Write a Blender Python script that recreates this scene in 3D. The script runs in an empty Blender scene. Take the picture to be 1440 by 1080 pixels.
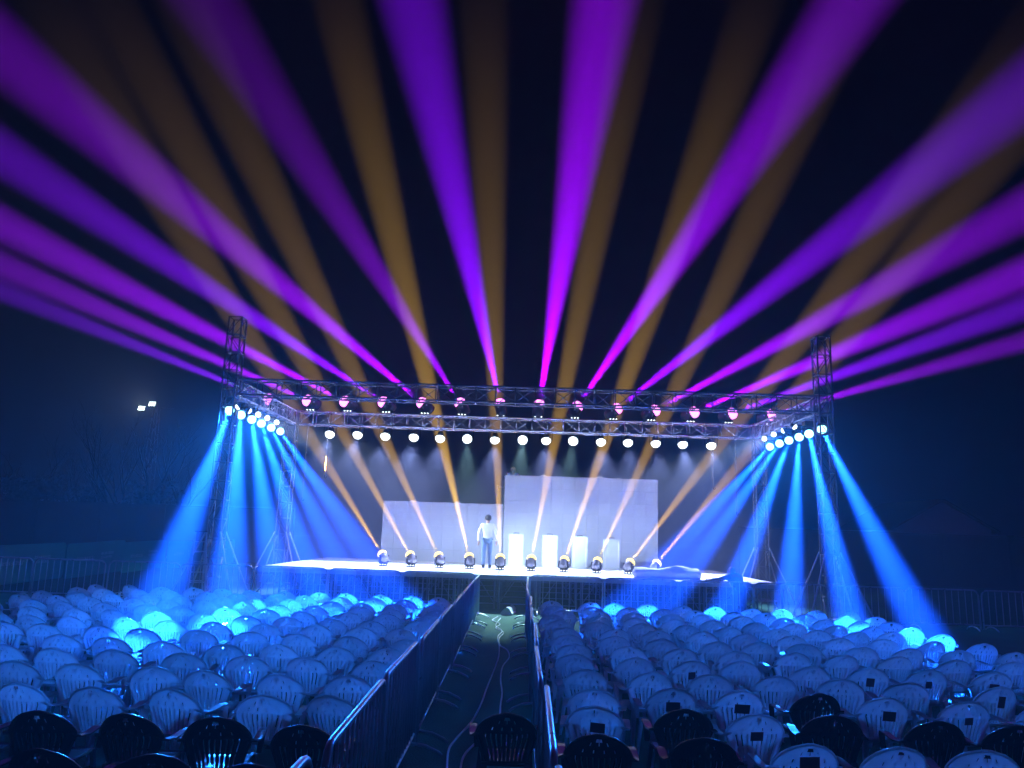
import bpy, bmesh, math, random
from mathutils import Vector, Matrix, Euler
random.seed(7)
R = math.radians
SC = bpy.context.scene
COL = SC.collection

# ------------------------------------------------------------------ camera
F = 1080.0                       # focal length in photo pixels (1440 x 1080)
CAM = Vector((0, 0, 2.30))
PITCH, YAW, ROLL = R(10.88), R(0.93), R(1.9)
fh = Vector((-math.sin(YAW), math.cos(YAW), 0)); rt = Vector((math.cos(YAW), math.sin(YAW), 0)); zz = Vector((0, 0, 1))
FW = math.cos(PITCH) * fh + math.sin(PITCH) * zz
UP0 = -math.sin(PITCH) * fh + math.cos(PITCH) * zz
RT = math.cos(ROLL) * rt + math.sin(ROLL) * UP0
UP = -math.sin(ROLL) * rt + math.cos(ROLL) * UP0
cd = bpy.data.cameras.new('camera'); cam = bpy.data.objects.new('camera', cd); COL.objects.link(cam)
cam.matrix_world = Matrix(((RT.x, UP.x, -FW.x, CAM.x), (RT.y, UP.y, -FW.y, CAM.y), (RT.z, UP.z, -FW.z, CAM.z), (0, 0, 0, 1)))
cd.sensor_fit = 'HORIZONTAL'; cd.sensor_width = 36; cd.lens = 36 * F / 1440; cd.clip_start = 0.05; cd.clip_end = 2000
SC.camera = cam
def at(x, y, Y):                 # photo pixel on the vertical plane at distance Y
    d = FW + RT * ((x - 720) / F) - UP * ((y - 540) / F)
    return CAM + d * (Y / d.y)
def ground(x, y, z=0.0):         # photo pixel on the horizontal plane at height z
    d = FW + RT * ((x - 720) / F) - UP * ((y - 540) / F)
    return CAM + d * ((z - CAM.z) / d.z)
def project(p):
    v = Vector(p) - CAM; w = v.dot(FW)
    return (720 + F * v.dot(RT) / w, 540 - F * v.dot(UP) / w, w)

# ------------------------------------------------------------------ world, exposure, render settings
wd = bpy.data.worlds.new('World'); SC.world = wd; wd.use_nodes = True
nt = wd.node_tree; nt.nodes.clear()
bg = nt.nodes.new('ShaderNodeBackground'); wo = nt.nodes.new('ShaderNodeOutputWorld')
bg.inputs['Color'].default_value = (0.55, 0.03, 0.7, 1); bg.inputs['Strength'].default_value = 0.005   # night sky over a town
nt.links.new(bg.outputs[0], wo.inputs[0])
vs = SC.view_settings; vs.view_transform = 'Standard'; vs.look = 'None'; vs.gamma = 1; vs.exposure = 0; vs.use_curve_mapping = False
SC.render.engine = 'CYCLES'
cy = SC.cycles
cy.use_denoising = True; cy.denoiser = 'OPENIMAGEDENOISE'; cy.denoising_input_passes = 'RGB_ALBEDO_NORMAL'
cy.use_light_tree = True; cy.max_bounces = 5; cy.diffuse_bounces = 3; cy.glossy_bounces = 2; cy.transmission_bounces = 3
cy.volume_bounces = 0; cy.sample_clamp_indirect = 80; cy.sample_clamp_direct = 0; cy.caustics_reflective = False; cy.caustics_refractive = False
cy.use_adaptive_sampling = False

# light powers (watts) of the lamp families
P_VIOLET, P_AMBER, P_BLUE, P_WHITE, P_WASH, P_FLOOD = 1.7e6, 0.8e6, 2.4e6, 5.0e3, 6.8e3, 26.0
HAZE = 0.010
P_STAGE = 1.8e4

# ------------------------------------------------------------------ helpers
class MB:
    def __init__(s): s.v = []; s.f = []
    def add(s, vs, fs):
        o = len(s.v); s.v += [Vector(p) for p in vs]; s.f += [tuple(i + o for i in f) for f in fs]; return s
    def box(s, c, d, m=None):
        x, y, z = d[0] / 2, d[1] / 2, d[2] / 2
        vs = [Vector((i * x, j * y, k * z)) for i in (-1, 1) for j in (-1, 1) for k in (-1, 1)]
        if m is not None: vs = [m @ p for p in vs]
        vs = [p + Vector(c) for p in vs]
        return s.add(vs, [(0, 1, 3, 2), (4, 6, 7, 5), (0, 4, 5, 1), (2, 3, 7, 6), (0, 2, 6, 4), (1, 5, 7, 3)])
    def tube(s, pts, r, n=6, cap=True, closed=False):
        pts = [Vector(p) for p in pts]; k = len(pts)
        rs = r if isinstance(r, (list, tuple)) else [r] * k
        rings = []
        ref = None
        for i, p in enumerate(pts):
            if closed: t = pts[(i + 1) % k] - pts[i - 1]
            else: t = pts[min(i + 1, k - 1)] - pts[max(i - 1, 0)]
            t = t.normalized() if t.length > 1e-9 else Vector((0, 0, 1))
            if ref is None: ref = Vector((0, 0, 1)) if abs(t.z) < 0.9 else Vector((1, 0, 0))
            a = (ref - t * ref.dot(t))
            if a.length < 1e-6: a = t.orthogonal()
            a.normalize(); b = t.cross(a); ref = a
            rings.append([p + (a * math.cos(2 * math.pi * j / n) + b * math.sin(2 * math.pi * j / n)) * rs[i] for j in range(n)])
        vs = [q for g in rings for q in g]; fs = []
        for i in range(k if closed else k - 1):
            i2 = (i + 1) % k
            for j in range(n):
                j2 = (j + 1) % n
                fs.append((i * n + j, i * n + j2, i2 * n + j2, i2 * n + j))
        if cap and not closed:
            fs.append(tuple(reversed(range(n)))); fs.append(tuple((k - 1) * n + j for j in range(n)))
        return s.add(vs, fs)
    def lathe(s, prof, n=16, m=None, caps=True):      # prof = [(radius, z)]
        vs = []; fs = []
        for r, z in prof:
            for j in range(n):
                a = 2 * math.pi * j / n; p = Vector((r * math.cos(a), r * math.sin(a), z))
                vs.append(m @ p if m is not None else p)
        for i in range(len(prof) - 1):
            for j in range(n):
                j2 = (j + 1) % n
                fs.append((i * n + j, i * n + j2, (i + 1) * n + j2, (i + 1) * n + j))
        if caps:
            fs.append(tuple(reversed(range(n)))); fs.append(tuple((len(prof) - 1) * n + j for j in range(n)))
        return s.add(vs, fs)
    def mesh(s, name, mat=None, smooth=False):
        me = bpy.data.meshes.new(name); me.from_pydata([tuple(p) for p in s.v], [], s.f); me.update()
        if mat: me.materials.append(mat)
        if smooth: me.shade_smooth()
        return me
    def build(s, name, mat, parent=None, smooth=False, **k):
        return link(name, s.mesh(name, mat, smooth), parent, **k)
def link(name, data, parent=None, loc=None, rot=None):
    o = bpy.data.objects.new(name, data); COL.objects.link(o)
    if parent: o.parent = parent
    if loc is not None: o.location = loc
    if rot is not None: o.rotation_euler = rot
    return o
def tag(o, label=None, cat=None, group=None, kind=None):
    if label: o['label'] = label
    if cat: o['category'] = cat
    if group: o['group'] = group
    if kind: o['kind'] = kind
    return o
def thing(name, label, cat, loc=(0, 0, 0), rot=(0, 0, 0), group=None):
    o = link(name, None, None, loc, rot); o.empty_display_size = 0.2
    return tag(o, label, cat, group)
def look(d):                       # rotation whose +Z points along d
    return Vector(d).to_track_quat('Z', 'Y').to_euler()
def smoothed(o, ang=35):
    o.data.shade_smooth()
    try: o.data.set_sharp_from_angle(angle=R(ang))
    except Exception: pass
    return o
ORD = ['', 'first', 'second', 'third', 'fourth', 'fifth', 'sixth', 'seventh', 'eighth', 'ninth', 'tenth', 'eleventh', 'twelfth', 'thirteenth', 'fourteenth', 'fifteenth', 'sixteenth', 'seventeenth', 'eighteenth', 'nineteenth', 'twentieth']

# ------------------------------------------------------------------ materials
def mat(name, col, rough=0.5, metal=0.0, var=0.15, scale=8.0, bump=0.0, bscale=60.0, spec=0.5, transl=0.0, coat=0.0, rvar=0.1):
    m = bpy.data.materials.new(name); m.use_nodes = True; t = m.node_tree; b = t.nodes['Principled BSDF']
    tc = t.nodes.new('ShaderNodeTexCoord'); nz = t.nodes.new('ShaderNodeTexNoise'); nz.inputs['Scale'].default_value = scale; nz.inputs['Detail'].default_value = 5
    t.links.new(tc.outputs['Object'], nz.inputs['Vector'])
    oi = t.nodes.new('ShaderNodeObjectInfo')
    ad = t.nodes.new('ShaderNodeMath'); ad.operation = 'MULTIPLY_ADD'; ad.inputs[1].default_value = 0.5
    t.links.new(oi.outputs['Random'], ad.inputs[0]); t.links.new(nz.outputs['Fac'], ad.inputs[2])
    mr = t.nodes.new('ShaderNodeMapRange'); mr.inputs['From Min'].default_value = 0.3; mr.inputs['From Max'].default_value = 1.2
    mr.inputs['To Min'].default_value = 1 - var; mr.inputs['To Max'].default_value = 1 + var
    t.links.new(ad.outputs[0], mr.inputs['Value'])
    mx = t.nodes.new('ShaderNodeVectorMath'); mx.operation = 'SCALE'; mx.inputs[0].default_value = col; t.links.new(mr.outputs[0], mx.inputs['Scale'])
    t.links.new(mx.outputs[0], b.inputs['Base Color'])
    b.inputs['Metallic'].default_value = metal; b.inputs['Specular IOR Level'].default_value = spec; b.inputs['Coat Weight'].default_value = coat
    rr = t.nodes.new('ShaderNodeMapRange'); rr.inputs['To Min'].default_value = max(0.02, rough - rvar); rr.inputs['To Max'].default_value = min(1, rough + rvar)
    t.links.new(nz.outputs['Fac'], rr.inputs['Value']); t.links.new(rr.outputs[0], b.inputs['Roughness'])
    if bump > 0:
        n2 = t.nodes.new('ShaderNodeTexNoise'); n2.inputs['Scale'].default_value = bscale; n2.inputs['Detail'].default_value = 4
        t.links.new(tc.outputs['Object'], n2.inputs['Vector'])
        bp = t.nodes.new('ShaderNodeBump'); bp.inputs['Strength'].default_value = bump; bp.inputs['Distance'].default_value = 0.02
        t.links.new(n2.outputs['Fac'], bp.inputs['Height']); t.links.new(bp.outputs[0], b.inputs['Normal'])
    if transl > 0:
        out = t.nodes['Material Output']; tr = t.nodes.new('ShaderNodeBsdfTranslucent'); ms = t.nodes.new('ShaderNodeMixShader')
        t.links.new(mx.outputs[0], tr.inputs['Color']); ms.inputs[0].default_value = transl
        t.links.new(b.outputs[0], ms.inputs[1]); t.links.new(tr.outputs[0], ms.inputs[2]); t.links.new(ms.outputs[0], out.inputs['Surface'])
    return m
def emit(name, col, strength):
    m = bpy.data.materials.new(name); m.use_nodes = True; t = m.node_tree; t.nodes.clear()
    e = t.nodes.new('ShaderNodeEmission'); o = t.nodes.new('ShaderNodeOutputMaterial'); e.inputs[0].default_value = (*col, 1); e.inputs[1].default_value = strength
    t.links.new(e.outputs[0], o.inputs['Surface'])
    m.cycles.emission_sampling = 'NONE'
    return m
M = {}
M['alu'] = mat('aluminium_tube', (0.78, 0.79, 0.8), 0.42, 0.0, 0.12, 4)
M['alu_shaded'] = mat('shaded_truss', (0.3, 0.3, 0.32), 0.5, 0.0, 0.15, 4)  # darker copy of the tube colour; shade painted onto towers and front truss
M['steel'] = mat('galvanised_steel', (0.72, 0.73, 0.75), 0.3, 0.3, 0.15, 6)
M['scaff'] = mat('painted_scaffold', (0.34, 0.42, 0.5), 0.45, 0.3, 0.2, 5)
M['black'] = mat('black_plastic', (0.018, 0.018, 0.02), 0.4, 0, 0.2)
M['grey_glow'] = mat('glow_tinted_grey', (0.5, 0.46, 0.38), 0.4, 0, 0.2)  # lightened warm to paint lamp glow onto amber housings; chains share it
M['rubber'] = mat('black_rubber', (0.02, 0.02, 0.02), 0.8, 0, 0.2)
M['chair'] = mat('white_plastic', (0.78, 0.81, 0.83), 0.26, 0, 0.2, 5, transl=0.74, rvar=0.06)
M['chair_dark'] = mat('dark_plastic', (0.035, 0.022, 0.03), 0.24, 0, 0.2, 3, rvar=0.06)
M['paper'] = mat('maroon_paper', (0.25, 0.06, 0.10), 0.7, 0, 0.3, 30)
M['paper_mark'] = mat('paper_ink', (0.35, 0.12, 0.08), 0.7)
M['deck'] = mat('stage_deck_board', (0.8, 0.8, 0.79), 0.55, 0, 0.12, 2.5, 0.15, 40)
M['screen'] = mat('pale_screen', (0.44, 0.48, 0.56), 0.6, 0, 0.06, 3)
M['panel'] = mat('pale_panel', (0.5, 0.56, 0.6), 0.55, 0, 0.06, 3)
M['cloth'] = mat('white_cloth', (0.75, 0.75, 0.74), 0.85, 0, 0.08, 6, 0.4, 25)
M['cord'] = mat('white_cord', (0.85, 0.85, 0.83), 0.5, 0, 0.1)
M['hoard'] = mat('teal_board', (0.03, 0.36, 0.33), 0.45, 0, 0.25, 1.2)
M['white_ink'] = mat('white_print', (0.7, 0.72, 0.72), 0.5)
M['wall'] = mat('rendered_wall', (0.12, 0.13, 0.13), 0.85, 0, 0.3, 0.8, 0.3, 12)
M['roof'] = mat('dark_roof', (0.08, 0.06, 0.06), 0.8, 0, 0.2, 2)
M['bark'] = mat('bark', (0.045, 0.035, 0.03), 0.9, 0, 0.3, 8, 0.4, 30)
M['leaf'] = mat('dark_leaves', (0.03, 0.05, 0.025), 0.6, 0, 0.4, 4)
M['skin'] = mat('skin', (0.45, 0.27, 0.19), 0.5, 0, 0.05)
M['hair'] = mat('black_hair', (0.015, 0.012, 0.012), 0.5)
M['shirt'] = mat('white_shirt', (0.72, 0.72, 0.72), 0.85, 0, 0.06, 10, 0.3, 30)
M['jeans'] = mat('blue_jeans', (0.12, 0.2, 0.34), 0.85, 0, 0.15, 20, 0.3, 60)
M['jacket'] = mat('blue_jacket', (0.2, 0.35, 0.55), 0.8, 0, 0.1, 10, 0.3, 30)
M['shoe'] = mat('dark_shoe', (0.03, 0.03, 0.035), 0.6)
M['cap'] = mat('pale_cap', (0.6, 0.62, 0.64), 0.8)
M['e_violet'] = emit('violet_lens', (1.0, 0.22, 0.9), 5)
M['e_amber'] = emit('amber_lens', (1.0, 0.78, 0.25), 3.2)
M['e_blue'] = emit('blue_lens', (0.35, 0.9, 1.0), 6)
M['e_white'] = emit('white_lens', (0.85, 0.95, 1.0), 6)
M['e_flood'] = emit('flood_lens', (0.8, 1.0, 0.95), 8)

# ground: worn grass
g = bpy.data.materials.new('night_grass'); g.use_nodes = True; t = g.node_tree; b = t.nodes['Principled BSDF']
tc = t.nodes.new('ShaderNodeTexCoord')
n1 = t.nodes.new('ShaderNodeTexNoise'); n1.inputs['Scale'].default_value = 0.9; n1.inputs['Detail'].default_value = 8
n2 = t.nodes.new('ShaderNodeTexNoise'); n2.inputs['Scale'].default_value = 45; n2.inputs['Detail'].default_value = 6
for n in (n1, n2): t.links.new(tc.outputs['Object'], n.inputs['Vector'])
cr = t.nodes.new('ShaderNodeValToRGB'); cr.color_ramp.elements[0].color = (0.025, 0.11, 0.05, 1); cr.color_ramp.elements[0].position = 0.35
cr.color_ramp.elements[1].color = (0.07, 0.24, 0.11, 1); cr.color_ramp.elements[1].position = 0.7
mx = t.nodes.new('ShaderNodeMix'); mx.data_type = 'FLOAT'; mx.inputs[0].default_value = 0.55
t.links.new(n1.outputs['Fac'], mx.inputs[2]); t.links.new(n2.outputs['Fac'], mx.inputs[3]); t.links.new(mx.outputs[0], cr.inputs[0])
t.links.new(cr.outputs[0], b.inputs['Base Color']); b.inputs['Roughness'].default_value = 0.85; b.inputs['Specular IOR Level'].default_value = 0.2
bp = t.nodes.new('ShaderNodeBump'); bp.inputs['Strength'].default_value = 0.8; bp.inputs['Distance'].default_value = 0.03
t.links.new(n2.outputs['Fac'], bp.inputs['Height']); t.links.new(bp.outputs[0], b.inputs['Normal'])
M['grass'] = g

# ------------------------------------------------------------------ ground
gr = MB().add([(-140, -40, 0), (140, -40, 0), (140, 180, 0), (-140, 180, 0)], [(0, 1, 2, 3)]).build('ground', M['grass'])
tag(gr, 'dark green grass field under the seats and the stage', 'grass', kind='structure')

# ------------------------------------------------------------------ box trusses
def unit_tube(r, n=6):
    return MB().tube([(0, 0, 0), (0, 0, 1)], r, n)
ME_CH = unit_tube(0.03, 8).mesh('chord', M['alu'], True)
ME_BR = unit_tube(0.015, 5).mesh('brace', M['alu'], True)
ME_PO = unit_tube(0.018, 5).mesh('post', M['alu'], True)
def shaded(me): c_ = me.copy(); c_.materials.clear(); c_.materials.append(M['alu_shaded']); return c_
BRIGHT = (ME_CH, ME_BR, ME_PO); SHADED = tuple(shaded(q) for q in BRIGHT)  # same bars twice, the second with dimness put into the colour
def bar(name, me, a, b, parent):
    a = Vector(a); b = Vector(b); d = b - a
    o = link(name, me, parent, a, look(d)); o.scale = (1, 1, d.length); return o
def truss(name, label, p0, p1, w, h, bay, group, up=(0, 0, 1), kit=None):
    ME_CH, ME_BR, ME_PO = kit or BRIGHT
    p0 = Vector(p0); p1 = Vector(p1); L = (p1 - p0).length; ex = (p1 - p0).normalized()
    up = Vector(up); ey = up.cross(ex).normalized(); ez = ex.cross(ey)
    root = thing(name, label, 'truss', p0, (0, 0, 0), group)
    root.rotation_euler = Matrix((ex, ey, ez)).transposed().to_euler()
    n = max(1, round(L / bay)); s = L / n
    for sy in (-1, 1):
        for sz in (-1, 1): bar('chord', ME_CH, (0, sy * w / 2, sz * h / 2), (L, sy * w / 2, sz * h / 2), root)
    for i in range(n + 1):
        for sy in (-1, 1): bar('post', ME_PO, (i * s, sy * w / 2, -h / 2), (i * s, sy * w / 2, h / 2), root)
        for sz in (-1, 1): bar('rung', ME_PO, (i * s, -w / 2, sz * h / 2), (i * s, w / 2, sz * h / 2), root)
        if i < n:
            for sy in (-1, 1):
                k = (i + (sy > 0)) % 2
                bar('brace', ME_BR, (i * s, sy * w / 2, (-h / 2, h / 2)[k]), ((i + 1) * s, sy * w / 2, (h / 2, -h / 2)[k]), root)
            k = i % 2
            for sz in (-1, 1):
                bar('brace', ME_BR, (i * s, (-w / 2, w / 2)[k], sz * h / 2), ((i + 1) * s, (w / 2, -w / 2)[k], sz * h / 2), root)
    return root
YF, YB = 24.0, 30.7              # front and rear truss line
XL, XR = -9.35, 9.45
ZT = 6.52                        # truss axis height
TW = 0.5
truss('box_truss', 'long aluminium box truss spanning the front of the stage between tall towers', (XL + .3, YF, ZT), (XR - .3, YF, ZT), TW, 0.5, 0.62, 'stage roof trusses', kit=SHADED)
truss('box_truss', 'aluminium rear box truss carrying violet beam lights and white par lamps', (XL + .3, YB, ZT), (XR - .3, YB, ZT), TW, 0.5, 0.62, 'stage roof trusses')
truss('box_truss', 'side box truss above the blue beam lights on the hoarding side', (XL, YF + .3, ZT), (XL, YB - .3, ZT), TW, 0.5, 0.62, 'stage roof trusses')
truss('box_truss', 'side box truss above the blue beam lights on the rolled cloth side', (XR, YF + .3, ZT), (XR, YB - .3, ZT), TW, 0.5, 0.62, 'stage roof trusses')
def tower(x, y, ztop, label):
    r = truss('truss_tower', label, (x, y, 0.06), (x, y, ztop), 0.42, 0.42, 0.6, 'truss towers', up=(0, 1, 0), kit=SHADED)
    r['category'] = 'tower'
    # foot plate and four outriggers (local x runs up the tower)
    MB().box((-0.03, 0, 0), (0.05, 0.8, 0.8)).build('base_plate', M['steel'], r)
    for sy in (-1, 1):
        for sz in (-1, 1):
            bar('outrigger', ME_CH, (-0.02, sy * .95, sz * .75), (1.95, sy * .22, sz * .22), r)
ztl = at(312, 447, YF).z; ztr = at(1158, 475, YF).z
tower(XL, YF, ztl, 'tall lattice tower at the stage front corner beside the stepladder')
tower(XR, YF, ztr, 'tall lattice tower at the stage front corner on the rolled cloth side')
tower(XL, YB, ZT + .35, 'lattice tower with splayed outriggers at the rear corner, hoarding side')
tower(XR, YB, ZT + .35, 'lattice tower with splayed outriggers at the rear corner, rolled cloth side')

# ------------------------------------------------------------------ stage
DZ = 1.0
SX0, SX1, SY0, SY1 = -8.05, 8.0, 23.9, 32.9
st = thing('stage', 'wide raised stage with pale deck boards on blue scaffold frames', 'stage', (0, SY0, 0))
nx, ny = 13, 7
pw, pd = (SX1 - SX0) / nx, (SY1 - SY0) / ny
dm = bmesh.new(); bmesh.ops.create_cube(dm, size=1); bmesh.ops.scale(dm, vec=(pw - .012, pd - .012, .10), verts=dm.verts)
bmesh.ops.bevel(dm, geom=dm.edges[:], offset=.006, segments=1, affect='EDGES')
dme = bpy.data.meshes.new('deck_panel'); dm.to_mesh(dme); dme.materials.append(M['deck'])
for i in range(nx):
    for j in range(ny):
        link('deck_panel', dme, st, (SX0 + (i + .5) * pw, (j + .5) * pd, DZ - .05 + random.uniform(-.003, .003)))
ME_SP = unit_tube(0.028, 8).mesh('leg', M['scaff'], True); ME_SB = unit_tube(0.017, 6).mesh('brace', M['scaff'], True)
for j in range(0, ny + 1, 2):
    yy = min(max(j * pd, .06), SY1 - SY0 - .06)
    for i in range(nx + 1):
        xx = SX0 + i * pw
        for dx in (-.07, .07) if 0 < i < nx else ((.05,) if i == 0 else (-.05,)):
            bar('leg', ME_SP, (xx + dx, yy, 0), (xx + dx, yy, DZ - .11), st)
        if i < nx:
            a, c = xx + .07, xx + pw - .07
            bar('ledger', ME_SB, (a, yy, .16), (c, yy, .16), st); bar('ledger', ME_SB, (a, yy, DZ - .18), (c, yy, DZ - .18), st)
            if j == 0 or i % 2 == 0:
                m_ = (a + c) / 2
                bar('brace', ME_SB, (a, yy + .03, .17), (m_ - .1, yy + .03, DZ - .19), st); bar('brace', ME_SB, (c, yy + .03, .17), (m_ + .1, yy + .03, DZ - .19), st)
MB().box(((SX0 + SX1) / 2, -.015, DZ - .07), (SX1 - SX0, .02, .13)).build('edge_trim', M['deck'], st)

# screens at the back of the stage
YS = 31.9
def screen(x0, x1, ztop, label, cols, rows):
    a = at(x0, 780, YS).x; c = at(x1, 780, YS).x
    r = thing('backdrop_screen', label, 'screen', ((a + c) / 2, YS, DZ + .004), (0, 0, 0), 'pale backdrop screens')
    W = c - a; H = ztop - DZ - .004
    pm = bmesh.new(); bmesh.ops.create_cube(pm, size=1); bmesh.ops.scale(pm, vec=(W / cols - .004, .08, H / rows - .004), verts=pm.verts)
    me = bpy.data.meshes.new('screen_panel'); pm.to_mesh(me); me.materials.append(M['screen'])
    for i in range(cols):
        for j in range(rows):
            link('screen_panel', me, r, (-W / 2 + (i + .5) * W / cols, random.uniform(-.002, .002), (j + .5) * H / rows))
    for i in range(cols + 1):
        x = -W / 2 + i * W / cols + (.03 if i == 0 else -.03 if i == cols else 0)
        bar('support_post', ME_SP, (x, .09, 0), (x, .09, H - .05), r)
        bar('support_brace', ME_SB, (x, .09, H * .7), (x, .85, .02), r)
    # little lifting brackets on the top edge
    for q in (.25, .62):
        MB().box((-W / 2 + q * W, 0, H + .03), (.22, .06, .06)).build('bracket', M['alu'], r)
    return r, (a, c)
zL = at(600, 706, YS).z; zR = at(800, 671, YS).z
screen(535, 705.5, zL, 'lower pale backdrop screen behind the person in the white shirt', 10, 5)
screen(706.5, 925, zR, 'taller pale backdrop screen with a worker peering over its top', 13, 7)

# upright pale panels between the floor lights
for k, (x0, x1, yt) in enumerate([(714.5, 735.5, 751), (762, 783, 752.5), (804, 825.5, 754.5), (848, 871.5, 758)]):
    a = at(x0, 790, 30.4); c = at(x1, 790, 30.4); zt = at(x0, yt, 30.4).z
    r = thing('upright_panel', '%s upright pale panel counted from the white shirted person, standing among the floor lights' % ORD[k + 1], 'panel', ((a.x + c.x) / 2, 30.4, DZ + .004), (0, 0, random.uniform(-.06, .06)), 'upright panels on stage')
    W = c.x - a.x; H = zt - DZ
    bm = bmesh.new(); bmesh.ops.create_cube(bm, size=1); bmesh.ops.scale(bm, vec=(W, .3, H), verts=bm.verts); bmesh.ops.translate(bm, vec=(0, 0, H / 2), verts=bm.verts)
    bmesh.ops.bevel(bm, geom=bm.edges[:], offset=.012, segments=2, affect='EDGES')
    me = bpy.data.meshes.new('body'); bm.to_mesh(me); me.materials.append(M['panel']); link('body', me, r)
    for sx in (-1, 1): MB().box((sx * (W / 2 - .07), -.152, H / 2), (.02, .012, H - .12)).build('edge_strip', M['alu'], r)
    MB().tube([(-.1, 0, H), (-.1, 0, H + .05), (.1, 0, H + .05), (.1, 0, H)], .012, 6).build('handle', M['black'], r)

# white rolled cloth lying on the stage front
a = at(889, 800, 25.2); c = at(986, 803, 25.2)
n = 26; ring = 18; mb = MB(); L = c.x - a.x; vsx = []; fsx = []
for i in range(n + 1):
    u = i / n; rr = 0.155 + .035 * math.sin(u * 9) + (.16 * math.exp(-((u - .6) / .17) ** 2))
    end = min(1, min(u, 1 - u) / .03 + .25)
    for j in range(ring):
        th = 2 * math.pi * j / ring; q = rr * end * (1 + .10 * math.sin(5 * th + 7 * u) + .05 * math.sin(11 * th - 15 * u))
        vsx.append((u * L, q * 1.35 * math.cos(th) + .05 * math.sin(6 * u), max(0.0, .135 + q * .9 * math.sin(th))))
for i in range(n):
    for j in range(ring):
        j2 = (j + 1) % ring; fsx.append((i * ring + j, i * ring + j2, (i + 1) * ring + j2, (i + 1) * ring + j))
fsx += [tuple(reversed(range(ring))), tuple(n * ring + j for j in range(ring))]
rc = mb.add(vsx, fsx).build('rolled_cloth', M['cloth'], None, True); rc.location = (a.x, 25.2, DZ + .006)
tag(rc, 'lumpy white rolled up cloth lying on the front of the stage', 'cloth')

# ------------------------------------------------------------------ lamps
def spot(parent, loc, d, power, col, half, blend, radius):
    ld = bpy.data.lights.new('lamp', 'SPOT'); ld.energy = power; ld.color = col; ld.spot_size = 2 * R(half); ld.spot_blend = blend; ld.shadow_soft_size = radius
    o = bpy.data.objects.new('lamp', ld); COL.objects.link(o); o.parent = parent
    o.location = loc; o.rotation_euler = Vector(d).to_track_quat('-Z', 'Y').to_euler(); return o
# moving head: base + yoke + swivelling head; local +Z of 'head' is the beam
ME_BASE = MB().box((0, 0, .07), (.34, .3, .14)).box((0, 0, .15), (.22, .22, .03)).mesh('base', M['black'])
ME_YOKE = MB().box((-.2, 0, .3), (.045, .15, .3)).box((.2, 0, .3), (.045, .15, .3)).box((0, 0, .165), (.44, .17, .04)).mesh('yoke', M['black'])
ME_HEAD = MB().lathe([(.07, -.27), (.14, -.23), (.165, -.1), (.165, .02), (.175, .06), (.175, .1), (.165, .1), (.16, .07)], 20).mesh('head', M['black'], True)
ME_HEAD_GLOW = ME_HEAD.copy(); ME_HEAD_GLOW.materials.clear(); ME_HEAD_GLOW.materials.append(M['grey_glow'])  # amber lamp housing with the yellow glow put into its colour
ME_KNOB = MB().tube([(-.02, 0, 0), (.02, 0, 0)], .03, 8).mesh('tilt_lock', M['steel'])
def lens_mesh(mt, r=.158): return MB().lathe([(r, .076), (r * .98, .12), (r * .86, .17), (r * .55, .215), (.01, .235)], 20).mesh('lens', mt, True)
ME_LENS = {'blue': lens_mesh(M['e_blue'])}
ME_LENS['amber'] = MB().lathe([(.16, .076), (.2, .12), (.205, .19), (.16, .265), (.08, .305), (.01, .315)], 20).mesh('lens', M['e_amber'], True)
ME_LENS['violet'] = MB().lathe([(.15, .076), (.165, .13), (.155, .2), (.1, .262), (.01, .285)], 20).mesh('lens', M['e_violet'], True)
ME_LED = MB().box((0, -.152, .055), (.05, .01, .03)).mesh('display', M['e_white'])
def moving_head(label, pos, d, key, power, col, half, group, hang=False, blend=.7, rad=.06):
    d = Vector(d).normalized()
    hd = Vector((d.x, d.y, 0)); yaw = math.atan2(-hd.x, hd.y) + math.pi if hd.length > 1e-3 else 0
    sgn = -1 if hang else 1
    base = Vector(pos) - Vector((0, 0, sgn * .38))
    r = thing('moving_head_light', label, 'stage light', base, (math.pi if hang else 0, 0, 0), group)
    inv = Euler((math.pi if hang else 0, 0, 0)).to_matrix().inverted()
    link('base', ME_BASE, r)
    y = link('yoke', ME_YOKE, r, (0, 0, 0), (0, 0, -yaw if hang else yaw))
    dl = inv @ d
    h = link('head', ME_HEAD_GLOW if key == 'amber' else ME_HEAD, r, (0, 0, .38), look(dl)); h.scale = ({'amber': 1.0, 'blue': .9}.get(key, 1.4),) * 3
    link('lens', ME_LENS[key], h); 
    for s_ in (-1, 1): link('tilt_lock', ME_KNOB, y, (s_ * .235, 0, .38))
    for s_ in (-1, 0, 1): link('display', ME_LED, r, (s_ * .12, 0, 0))
    if key == 'amber': r.scale = (.8, .8, .8)
    spot(h, (0, 0, .30 if key == 'blue' else .38), (0, 0, 1), power, col, half, blend, rad)
    return r
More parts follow.
